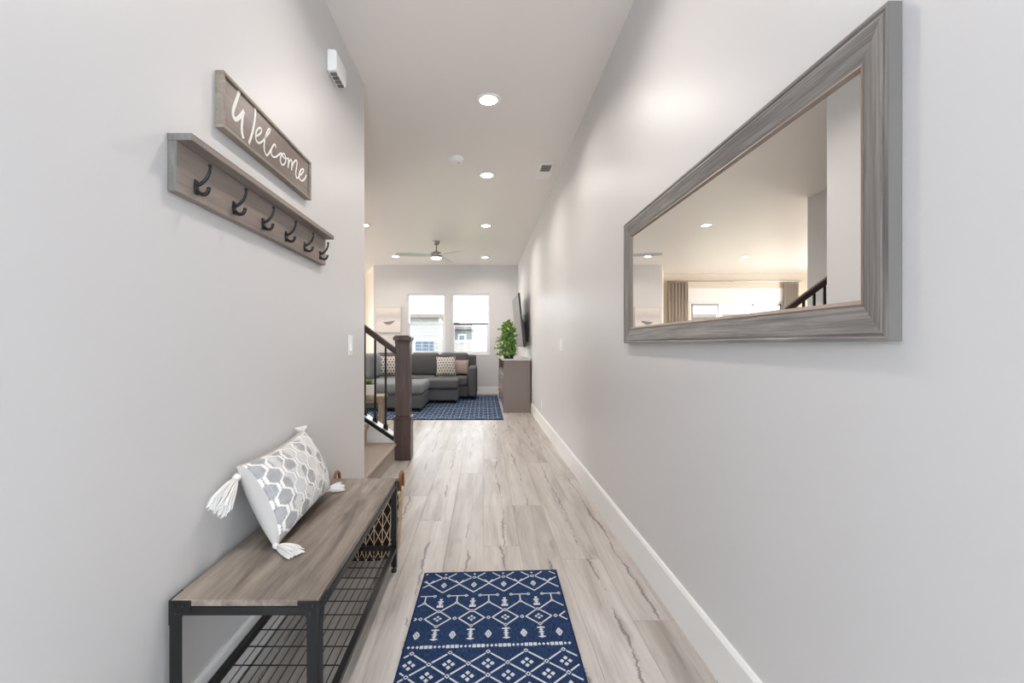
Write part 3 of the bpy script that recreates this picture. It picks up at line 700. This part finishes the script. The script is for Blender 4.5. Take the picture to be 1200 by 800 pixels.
def mat_pattern():
    p = Pat(.608, .914); ks = range(-1, 6)
    for k in ks:
        A = .10 + PER * k; B = .035 + PER * k            # the two column families
        hp = PER / 2
        # band one: diamonds with forks
        for sgn in (-1, 1):
            p.seg((A + sgn * .014, .054), (A + sgn * hp, .098)); p.seg((A + sgn * hp, .104), (A, .170))
            p.seg((A + sgn * .014, .046), (A + sgn * .048, .012)); p.seg((B, .100), (B + sgn * .017, .072), .004)
        p.ring(A, .05, .009, .009); p.ring(A, .112, .010, .019, .0045); p.dot(A, .112, .004, .008); p.dot(A, .020, .006)
        # band two: T bars, diamonds
        p.seg((B - .034, .196), (B + .034, .196), .0042); p.ring(B - .036, .196, .007, .008); p.ring(B + .036, .196, .007, .008)
        p.seg((B, .196), (B, .243), .005); p.ring(B, .247, .007, .007)
        for sgn in (-1, 1):
            p.seg((B + sgn * .006, .252), (B + sgn * (hp - .010), .300))
            p.seg((A + sgn * .009, .310), (A + sgn * .050, .352)); p.seg((A + sgn * .050, .352), (A + sgn * .008, .394))
        p.ring(A, .305, .008, .008); p.ring(A, .400, .007, .008); p.ring(B, .352, .007, .009)
        p.flower(A, .352, .013)
        for j, wv in ((.222, .006), (.238, .011), (.252, .008), (.268, .013), (.274, .013)): p.rect(A, j, wv, .0038)
        p.rect(A, .247, .003, .028)
        # band three: totems and small diamonds
        for j, wv in ((.422, .015), (.436, .008), (.448, .011), (.460, .008), (.474, .014)): p.dot(A, j, wv, .0062)
        p.rect(A, .422, .014, .003); p.rect(A, .448, .003, .028)
        p.ring(B, .450, .010, .020, .0052); p.dot(B, .450, .0045, .010)
        # lattice band
        for j in range(6):
            for (C, vo) in ((B, .545 + .11 * j), (A, .60 + .11 * j)):
                for sgn in (-1, 1):
                    p.seg((C + sgn * .009, vo + .008), (C + sgn * (hp - .009), vo + .047))
                p.ring(C, vo, .007, .008)
            p.flower(B, .602 + .11 * j, .017); p.flower(A, .657 + .11 * j, .017)
    x = .018
    i = 0
    while x < .595:
        if (i // 3) % 2: p.rect(x, .514, .0062, .0075); x += .0155
        else: p.dot(x, .514, .0055, .0075); x += .0150
        i += 1
    return p
def lay(p, corners, z, name, mat, label, cat, hgt=.006, parts=True, bind=None, nscale=1.0):
    # corners: far-left, far-right, near-right, near-left in floor coordinates
    c0, c1, c2, c3 = [Vector((x, y, 0)) for x, y in corners]
    def mp(u, v):
        a, b = u / p.W, v / p.L
        return c0 * (1 - a) * (1 - b) + c1 * a * (1 - b) + c2 * a * b + c3 * (1 - a) * b
    cen = (c0 + c1 + c2 + c3) / 4
    r = thing(name, (cen.x, cen.y, 0), label, cat)
    MB().prism([(c.x, c.y) for c in (c3, c2, c1, c0)], 'z', z, z + hgt).build('weave', mat, r, bevel=.002)
    e = .006
    if bind:
        bm_ = MB(); out = [(0, 0), (p.W, 0), (p.W, p.L), (0, p.L)]; inn = [(e, e), (p.W - e, e), (p.W - e, p.L - e), (e, p.L - e)]
        for i in range(4):
            j = (i + 1) % 4; vs = []
            for zz in (z + .0005, z + hgt + .0012):
                for q in (out[i], out[j], inn[j], inn[i]): vs.append((*mp(*q).xy, zz))
            bm_.add(vs, [(0, 1, 2, 3), (7, 6, 5, 4), (0, 4, 5, 1), (1, 5, 6, 2), (2, 6, 7, 3), (3, 7, 4, 0)])
        bm_.build('binding', bind, r)
    mb = MB()
    for qi, q in enumerate(p.q):
        zt = z + hgt + .0009 + (qi % 9) * .00006
        vs = [(*mp(*a).xy, z + hgt - .0005) for a in q] + [(*mp(*a).xy, zt) for a in q]
        mb.add(vs, [(3, 2, 1, 0), (4, 5, 6, 7), (0, 1, 5, 4), (1, 2, 6, 5), (2, 3, 7, 6), (3, 0, 4, 7)])
    tag(mb.build('woven_pattern', M['yarn'], r), 'ivory woven geometric pattern', kind='stuff')
    return r
lay(mat_pattern(), [(-.2688, 2.0766), (.338, 2.108), (.3185, 1.19), (-.2815, 1.165)], .0005, 'door_mat', M['navy'], 'navy blue mat with ivory geometric pattern on the hallway floor', 'mat', bind=M['navy_edge'])
def rug_pattern():
    p = Pat(2.34, 3.05)
    n = 17
    for k in range(n):
        u = .08 + k * .1365
        for j in range(24):
            v = .10 + j * .128
            off = .064 if k % 2 else 0
            p.rect(u, v + off, .0065, .022)
            p.dot(u + .069, v + off, .016, .012)
            for sgn in (-1, 1):
                if j % 2 == 0: p.seg((u + sgn * .012, v + off - .045), (u + sgn * .06, v + off - .005), .006)
    for j in (1, 8, 15, 22):
        for k in range(56): p.dot(.04 + k * .041, .035 + j * .128, .012, .012)
    return p
RUGT = .008
lay(rug_pattern(), [(-2.06, 9.37), (.28, 9.37), (.28, 6.325), (-2.06, 6.325)], .0005, 'area_rug', M['rug2'], 'large blue patterned area rug under the sofa', 'rug', RUGT - .0005, bind=M['navy_edge'])

# ------------------------------------------------------------------ living room furniture
RZ = RUGT + .002
sf = thing('sectional_sofa', (-1.2, 8.8, 0), 'charcoal grey sectional sofa below the pair of windows', 'sofa')
def cushion(name, x0, x1, y0, y1, z0, z1, parent, mat='sofa', bv=.045): return MB().box(x0, x1, y0, y1, z0, z1).build(name, M[mat], parent, smooth=True, bevel=bv, seg=4)
cushion('base', -2.45, -.295, 8.62, 9.36, .06, .26, sf, bv=.02)
cushion('chaise_base', -1.12, -.45, 8.02, 8.62, .06, .26, sf, bv=.02)
cushion('side_base', -2.45, -1.55, 8.03, 8.62, .06, .26, sf, bv=.02)
cushion('backrest', -2.45, -.15, 9.36, 9.53, .06, .84, sf, bv=.04)
cushion('side_backrest', -2.46, -2.24, 8.03, 9.36, .06, .84, sf, bv=.04)
cushion('armrest', -.295, -.125, 8.58, 9.50, .06, .625, sf, bv=.05)
for a, b in ((-2.2, -1.52), (-1.51, -.94), (-.93, -.30)): cushion('seat_cushion', a, b, 8.60, 9.2, .262, .435, sf)
cushion('chaise_cushion', -1.12, -.445, 7.98, 8.60, .262, .43, sf)
cushion('seat_cushion', -2.2, -1.53, 8.02, 8.59, .262, .43, sf, 'sofa_light')
for a, b in ((-2.18, -1.48), (-1.46, -.89), (-.88, -.30)): cushion('back_cushion', a, b, 9.16, 9.38, .43, .885, sf, bv=.07)
cushion('side_back_cushion', -2.25, -1.95, 8.05, 8.75, .43, .885, sf, 'sofa_light', bv=.08)
for x, y in ((-2.4, 8.1), (-.5, 8.08), (-1.07, 8.08), (-.2, 8.64), (-.2, 9.44), (-2.4, 9.44)):
    zb = RZ if (y < 9.37 and -2.06 < x < .28) else 0
    MB().lathe([(.018, zb), (.024, .065)], (x, y, 0), 10).build('foot', M['blackpl'], sf)
ot = thing('ottoman', (-1.42, 7.47, RZ), 'charcoal upholstered ottoman on rug between stair newel and sofa', 'ottoman')
cushion('base', -1.9, -.945, 7.02, 7.93, .06, .27, ot, bv=.02)
cushion('cushion_top', -1.91, -.935, 7.0, 7.95, .272, .452, ot, 'sofa_light', bv=.055)
for x in (-1.84, -1.0):
    for y in (7.08, 7.86): MB().lathe([(.018, RZ), (.024, .065)], (x, y, 0), 10).build('foot', M['blackpl'], ot)
IV, CH = srgb(206, 201, 195), srgb(66, 66, 70)
def dots(u, v):
    a, b = (u + 1) * 3.5, (v + 1) * 3.5
    if int(b) % 2: a += .5
    return CH if (abs(a % 1 - .5) * 1.3 + abs(b % 1 - .5)) < .42 else IV
def throw(name, label, c, yaw, lean, size, mat, colf):
    r = thing(name, (c[0], c[1], c[2] - size / 2), label, 'cushion', 'throw cushions on the sofa')
    R_ = Matrix.Translation(Vector(c)) @ Matrix.Rotation(yaw, 4, 'Z') @ Matrix.Rotation(PI / 2 - lean, 4, 'X')
    pillow('cover', size, size, .13, 40, 40, mat, r, R_, colf, .06)
    e = size / 2 * .985; z_ = 0
    mb = MB(); pts = []
    for a, b in ((-1, -1), (1, -1), (1, 1), (-1, 1), (-1, -1)): pts.append(R_ @ Vector((a * e, b * e, z_)))
    seam = []
    for (p, q), ax_ in zip(zip(pts, pts[1:]), (0, 1, 0, 1)):
        for k in range(8):
            t = k / 8; m = p.lerp(q, t); s = 1 - (2 * t - 1) ** 2; seam.append(m + (Vector(c) - (p + q) / 2) * (.115 * s if ax_ == 0 else .09 * s))
    seam.append(pts[-1]); mb.tube(seam, .004, 6, False); mb.build('piping', M['mauve'] if colf is None else M['canvas'], r, smooth=True)
throw('throw_cushion', 'white cushion with dark dots beside mauve cushion on sofa', (-.735, 8.94, .628), .12, .30, .38, M['printed'], dots)
throw('throw_cushion', 'plain mauve cushion against the sofa armrest', (-.445, 9.05, .60), -.06, .28, .30, M['mauve'], None)
throw('throw_cushion', 'white cushion with dark dots in sofa corner behind balusters', (-1.86, 8.97, .635), .25, .30, .40, M['printed'], dots)

tb = thing('side_table', (-1.45, 5.65, 0), 'small pale oak side table behind the stair balusters', 'table')
MB().box(-1.68, -1.22, 5.5, 5.8, .385, .425).build('table_top', M['table_wood'], tb, bevel=.008)
for x in (-1.645, -1.255):
    for y in (5.535, 5.765): MB().box(x - .022, x + .022, y - .022, y + .022, 0, .385).build('leg', M['table_wood'], tb, bevel=.004)
for y in (5.535, 5.765): MB().box(-1.623, -1.277, y - .01, y + .01, .34, .385).build('apron', M['table_wood'], tb)
pp = thing('planter', (-1.4, 5.66, .425), 'white square planter with small succulent on the side table', 'planter')
MB().box(-1.50, -1.345, 5.58, 5.735, .426, .555).build('pot', M['white'], pp, bevel=.008)
MB().box(-1.49, -1.355, 5.59, 5.725, .551, .558).build('soil', M['soil'], pp)
mb = MB()
for k in range(26):
    a = k * 2.4; rr = .012 + .0021 * k; c = Vector((-1.4225, 5.6575, .556)); d = Vector((math.cos(a), math.sin(a), 0))
    base = c + d * .006; tip = c + d * (rr + .01) + Vector((0, 0, .075 - .0016 * k)); mid = base.lerp(tip, .55) + d * .006
    mb.tube([base, mid, tip], [.004, .009, .001], 5, True, .45)
mb.build('succulent', M['leaf'], pp, smooth=True)

# console, television, plant
cn = thing('media_console', (.51, 8.0, 0), 'taupe media console with pale top below the television', 'cabinet')
CX0, CX1, CY0, CY1, CZ = .302, .722, 7.0, 9.0, .827
MB().box(CX0 + .005, CX1, CY0, CY0 + .025, 0, CZ - .025).build('side_panel', M['console'], cn, bevel=.002)
MB().box(CX0 + .005, CX1, CY1 - .025, CY1, 0, CZ - .025).build('side_panel', M['console'], cn, bevel=.002)
MB().box(CX0 - .012, CX1, CY0 - .012, CY1 + .012, CZ - .025, CZ).build('top', M['console_top'], cn, bevel=.004)
MB().box(CX1 - .015, CX1 - .003, CY0 + .025, CY1 - .025, .05, CZ - .026).build('back_panel', M['console'], cn)
MB().box(CX0 + .02, CX1 - .016, CY0 + .026, CY1 - .026, .05, .075).build('bottom_panel', M['console'], cn)
MB().box(CX0 + .02, CX1 - .016, CY0 + .026, CY1 - .026, .58, .605).build('shelf', M['console'], cn)
MB().box(CX0 + .03, CX0 + .05, CY0 + .026, CY1 - .026, 0, .05).build('plinth', M['console'], cn)
for i in range(1, 3):
    y = CY0 + 2.0 * i / 3; MB().box(CX0 + .02, CX1 - .016, y - .01, y + .01, .075, .578).build('divider', M['console'], cn)
for i in range(3):
    ya = CY0 + .03 + i * .648; yb = ya + .636
    for z0, z1 in ((.08, .325), (.33, .575)):
        d = sub(MB().box(CX0, CX0 + .02, ya, yb, z0, z1).build('drawer', M['console'], cn, bevel=.003), cn)
        MB().lathe([(.006, 0), (.006, -.012), (.014, -.016), (.012, -.026)], (CX0, (ya + yb) / 2, (z0 + z1) / 2), 12, 'x').build('knob', M['nickel'], d)
bx = MB().box(.33, .56, 7.12, 7.42, .606, .67).build('media_box', M['white'], None, bevel=.006)
tag(bx, 'low white media box in the open shelf of console', 'media box')
tv = thing('television', (WR, 7.95, 1.0), 'large black wall television on a tilting bracket above console', 'television')
TY0, TY1 = 7.2, 8.7
A, B = Vector((.547, 1.867)), Vector((.632, 1.01)); d = (B - A).normalized(); nn = Vector((-d.y, d.x))       # d down the screen, nn towards the wall
if nn.x < 0: nn = -nn
def q(a, n_): return tuple(A + d * a + nn * n_)
Ht_ = (B - A).length
MB().prism([q(0, 0), q(Ht_, 0), q(Ht_, .03), q(0, .03)], 'y', TY0, TY1).build('bezel', M['blackpl'], tv, bevel=.004)
MB().prism([q(.012, -.0008), q(Ht_ - .018, -.0008), q(Ht_ - .018, .002), q(.012, .002)], 'y', TY0 + .012, TY1 - .012).build('screen', M['screen'], tv)
MB().prism([q(.40, .03), q(Ht_ - .03, .03), q(Ht_ - .05, .062), q(.45, .062)], 'y', TY0 + .12, TY1 - .12).build('back_housing', M['blackpl'], tv, bevel=.004)
MB().box(WR - .02, WR - .001, 7.6, 8.3, 1.1, 1.45).build('wall_plate', M['black'], tv)
for y in (7.7, 8.2): MB().prism([q(.46, .061), q(.76, .061), (WR - .02, 1.12), (WR - .02, 1.42)], 'y', y - .02, y + .02).build('bracket_arm', M['black'], tv)
pt = thing('potted_tree', (.40, 7.22, CZ), 'leafy green potted plant standing on the media console', 'plant')
PX, PY = .40, 7.22
MB().lathe([(.075, 0), (.095, .12), (.10, .15), (.094, .15), (.09, .14)], (PX, PY, CZ + .001), 20).build('pot', M['pot'], pt, smooth=True)
rnd = random.Random(3)
mbs = MB(); leaf = MB(); leaf2 = MB()
for k in range(90):
    a = rnd.uniform(0, 2 * PI); f = rnd.random(); zt = CZ + .03 + f * .57
    R_ = (.25 if f < .5 else .25 - (f - .5) * .36) * rnd.uniform(.45, 1.0)
    tip = Vector((PX + R_ * math.cos(a), PY + R_ * math.sin(a), zt)); root = Vector((PX, PY, CZ + .10 + f * .30))
    tip.x = min(tip.x, .50)
    mid = root.lerp(tip, .5) + Vector((0, 0, .03)); pth = spline([root, mid, tip], 4); mbs.tube(pth, [.004] * 4 + [.003] * 4 + [.002], 4)
    for j in range(16):
        s = rnd.uniform(.2, 1.0); i = min(int(s * 8), 8); P = Vector(pth[i])
        dr_ = Vector((rnd.gauss(0, 1), rnd.gauss(0, 1), rnd.gauss(.2, .8))).normalized(); ln = rnd.uniform(.035, .075); wd = ln * .28
        sd = dr_.cross(Vector((rnd.gauss(0, 1), rnd.gauss(0, 1), rnd.gauss(0, 1)))).normalized() * wd; nr = dr_.cross(sd).normalized() * ln * .12
        vs = [P, P + dr_ * ln * .5 + sd + nr, P + dr_ * ln, P + dr_ * ln * .5 - sd + nr]
        if max(v.x for v in vs) > .545 or min(v.z for v in vs) < CZ + .01: continue
        (leaf2 if rnd.random() < .4 else leaf).add(vs, [(0, 1, 2), (0, 2, 3)])
mbs.tube([(PX, PY, CZ + .05), (PX + .01, PY, CZ + .25), (PX, PY + .01, CZ + .46)], [.010, .008, .005], 6)
mbs.build('stem', M['bark'], pt); tag(leaf.build('foliage', M['leaf'], pt), kind='stuff'); tag(leaf2.build('foliage', M['leaf2'], pt), kind='stuff')
MB().lathe([(.0, .128), (.088, .13)], (PX, PY, CZ + .001), 16).build('soil', M['soil'], pt)
pa = thing('wall_art', (-2.03, YF, 1.305), 'pale framed print of grey boat on wall beside the windows', 'picture')
MB().box(-2.30, -2.285, YF - .03, YF - .001, 1.305, 1.844).box(-1.775, -1.76, YF - .03, YF - .001, 1.305, 1.844).box(-2.285, -1.775, YF - .03, YF - .001, 1.829, 1.844).box(-2.285, -1.775, YF - .03, YF - .001, 1.305, 1.32).build('frame', M['canvas'], pa, bevel=.002)
MB().box(-2.285, -1.775, YF - .026, YF - .002, 1.32, 1.829).build('print', M['art'], pa)

# ------------------------------------------------------------------ ceiling fittings
def can(x, y, label, warm):
    r = thing('recessed_light', (x, y, CEIL), label, 'ceiling light', 'recessed ceiling lights')
    MB().lathe([(.062, -.0005), (.09, -.0005), (.09, -.005), (.084, -.008), (.062, -.004)], (x, y, CEIL), 28, cap=False).build('trim_ring', M['white'], r, smooth=True)
    MB().lathe([(.0, -.002), (.061, -.002), (.061, -.0035), (0, -.0035)], (x, y, CEIL), 24).build('lens', M['lens'], r)
    l = bpy.data.lights.new('can_lamp', 'AREA'); l.shape = 'DISK'; l.size = .12; l.energy = CAN_W * (1.25 if y > 5 else 1.0); l.color = warm; l.spread = math.radians(150)
    o = bpy.data.objects.new('can_lamp', l); COL.objects.link(o); o.parent = r; o.location = (0, 0, -.009)
HALL, LIV = (1.0, .915, .85), (1.0, .905, .82)
can(.035, 3.15, 'largest bright round ceiling light in the hallway, nearest in view', HALL)
can(.035, 4.55, 'round ceiling light level with the ceiling vent', HALL)
can(.035, 6.48, 'round ceiling light between ceiling vent and ceiling fan', LIV)
can(.03, 8.84, 'round ceiling light by the far wall, over the television side', LIV)
can(-1.69, 6.45, 'round ceiling light at the end edge of the entry wall', LIV)
can(-1.69, 8.75, 'round ceiling light by the far wall, over the sofa corner', LIV)
can(-3.58, 6.55, 'round ceiling light in the mirror, beside the stair wall edge', LIV)
can(-3.58, 8.8, 'round ceiling light in the mirror, over the curtained windows', LIV)
can(.0, 1.75, 'round ceiling light above the door mat, out of view', HALL)
sd = thing('smoke_detector', (-.248, 4.13, CEIL), 'round white smoke detector on hallway ceiling', 'smoke detector')
MB().lathe([(.068, 0), (.068, -.012), (.062, -.018)], (-.248, 4.13, CEIL), 28).build('base', M['white'], sd, smooth=False)
MB().lathe([(.056, -.018), (.056, -.034), (.045, -.044), (.012, -.046)], (-.248, 4.13, CEIL), 28).build('cover', M['white'], sd)
MB().lathe([(.008, -.046), (.008, -.049)], (-.225, 4.13, CEIL), 10).build('test_button', M['nickel'], sd)
cv = thing('ceiling_vent', (.595, 4.42, CEIL), 'white rectangular vent on ceiling beside the mirror wall', 'vent')
vx0, vx1, vy0, vy1 = .525, .665, 4.22, 4.63
MB().box(vx0, vx1, vy0, vy1, CEIL - .012, CEIL).build('frame', M['white'], cv, bevel=.003)
MB().box(vx0 + .025, vx1 - .025, vy0 + .05, vy0 + .20, CEIL - .0135, CEIL - .012).build('duct_opening', M['blackpl'], cv)
for i in range(4): MB().box(vx0 + .024, vx1 - .024, vy0 + .058 + i * .036, vy0 + .072 + i * .036, CEIL - .018, CEIL - .0125).build('louver', M['nickel'], cv)
fn = thing('ceiling_fan', (-.774, 7.47, CEIL), 'three-blade nickel ceiling fan with light in the living room', 'ceiling fan')
fx, fy = -.774, 7.47
MB().lathe([(.058, 0), (.056, -.015), (.045, -.045), (.022, -.062), (.012, -.065)], (fx, fy, CEIL), 24).build('canopy', M['nickel'], fn, smooth=True)
MB().lathe([(.0115, -.06), (.0115, -.17)], (fx, fy, CEIL), 12).build('downrod', M['nickel'], fn)
MB().lathe([(.02, -.165), (.05, -.175), (.085, -.19), (.09, -.20), (.09, -.258), (.08, -.268)], (fx, fy, CEIL), 28).build('motor_housing', M['nickel'], fn, smooth=False)
MB().lathe([(.086, -.268), (.09, -.28), (.07, -.292), (.03, -.298)], (fx, fy, CEIL), 28).build('light_lens', M['fanlens'], fn, smooth=True)
for an in (191, 311, 71):
    a = math.radians(an); c, s = math.cos(a), math.sin(a); mb = MB(); pr = []
    for rr, hw in ((.085, .035), (.16, .055), (.40, .065), (.60, .058), (.655, .035), (.665, .0)): pr.append((rr, hw))
    out = [(r_, h_) for r_, h_ in pr] + [(r_, -h_) for r_, h_ in reversed(pr[:-1])]
    vs = []
    for zt in (0, .007):
        for r_, h_ in out: vs.append((fx + c * r_ - s * h_, fy + s * r_ + c * h_, CEIL - .238 + zt + h_ * .16))
    n = len(out); mb.add(vs, [tuple(range(n)), tuple(range(n, 2 * n))[::-1]] + [(i, (i + 1) % n, n + (i + 1) % n, n + i) for i in range(n)])
    mb.build('blade', M['blade'], fn)

# ------------------------------------------------------------------ dining nook curtains (seen in the mirror)
def curtain(x0, x1, label):
    r = thing('curtain', ((x0 + x1) / 2, YN - .08, 0), label, 'curtain', 'curtains of the triple window')
    mb = MB(); n = 60
    for zz in (.03, 1.3, 2.54):
        for i in range(n + 1):
            t = i / n; mb.v.append((x0 + (x1 - x0) * t, YN - .085 + .028 * math.sin(t * 2 * PI * 6), zz))
    for j in range(2):
        for i in range(n): a = j * (n + 1) + i; mb.f.append((a, a + 1, a + n + 2, a + n + 1))
    o = mb.build('panel', M['curtain'], r, smooth=True); s = o.modifiers.new('s', 'SOLIDIFY'); s.thickness = .004
    for i in range(6): MB().lathe([(.024, -.004), (.024, .004)], (x0 + (x1 - x0) * (i + .5) / 6, YN - .085, 2.515), 12, 'x').build('grommet', M['nickel'], r)
curtain(-3.39, -2.93, 'taupe curtain in the mirror, nearer the framed print')
curtain(-6.02, -5.68, 'taupe curtain in the mirror, nearer the handrail')
rd = thing('curtain_rod', (-4.5, YN - .085, 2.5), 'slim pale curtain rod above the triple window in the mirror', 'curtain rod')
MB().tube([(-6.1, YN - .085, 2.556), (-2.9, YN - .085, 2.556)], .011, 10).build('rod', M['nickel'], rd)
for x in (-6.09, -4.5, -2.95): MB().box(x - .012, x + .012, YN - .085, YN - .001, 2.546, 2.566).build('bracket', M['nickel'], rd)

# ------------------------------------------------------------------ outside
struct('ground', MB().box(-60, 60, YN + .3, 90, -.5, -.42), M['lawn'])
def house(name, x0, x1, y, ze, zr, mat, label, wins, gable_x):
    r = thing(name, ((x0 + x1) / 2, y + 4, -.42), label, 'house', 'neighbouring houses')
    MB().box(x0, x1, y, y + 8, -.42, ze).build('wall', M[mat], r)
    z = -.3; mb = MB()
    while z < ze - .2:
        MB().box(x0, x1, y - .03, y, z, z + .02).box(x0, x1, y - .018, y, z + .02, z + .19).build('siding_board', M[mat], r); z += .2
    MB().box(x0 - .3, x1 + .3, y - .35, y - .05, ze - .18, ze).build('eave', M['fascia'], r)
    MB().prism([(x0 - .3, ze), (x1 + .3, ze), (gable_x, zr)], 'y', y - .3, y + 8.3).build('roof', M['shingle'], r)
    for (a, b, c, d_) in wins:
        wn = sub(MB().box(a - .08, b + .08, y - .06, y - .031, c - .08, d_ + .08).build('window_trim', M['vinyl'], r), r)
        MB().box(a, b, y - .07, y - .06, c, d_).build('pane', M['outwin'], wn)
        for k in range(1, 3): MB().box(a + (b - a) * k / 3 - .015, a + (b - a) * k / 3 + .015, y - .08, y - .07, c, d_).build('muntin', M['siding'], wn)
        for k in range(1, 5): MB().box(a, b, y - .078, y - .071, c + (d_ - c) * k / 5 - .012, c + (d_ - c) * k / 5 + .012).build('muntin', M['siding'], wn)
house('neighbour_house', -16, -2.35, 24, 2.62, 5.6, 'siding', 'pale sided house outside with gridded window, seen through window', [(-3.6, -2.5, .35, 1.22), (-9.5, -7.6, .6, 1.9)], -10)
house('neighbour_house', -7.5, -.5, 33, 2.32, 3.3, 'siding2', 'low grey sided house outside, seen through window nearer television', [(-1.75, -1.35, .9, 1.7)], -5)
fe = thing('garden_fence', (4.0, 21, -.42), 'pale horizontal board fence outside the windows', 'fence')
for i in range(9): MB().box(-2.3, 12, 21, 21.03, -.38 + i * .185, -.38 + i * .185 + .165).build('fence_board', M['fence'], fe)
for i in range(7): MB().box(-2.2 + i * 2.2, -2.08 + i * 2.2, 21.03, 21.13, -.42, 1.36).build('fence_post', M['fence'], fe)

for o in ROOTS:
    if '_o' in o: del o['_o']
if '_o' in fl: del fl['_o']
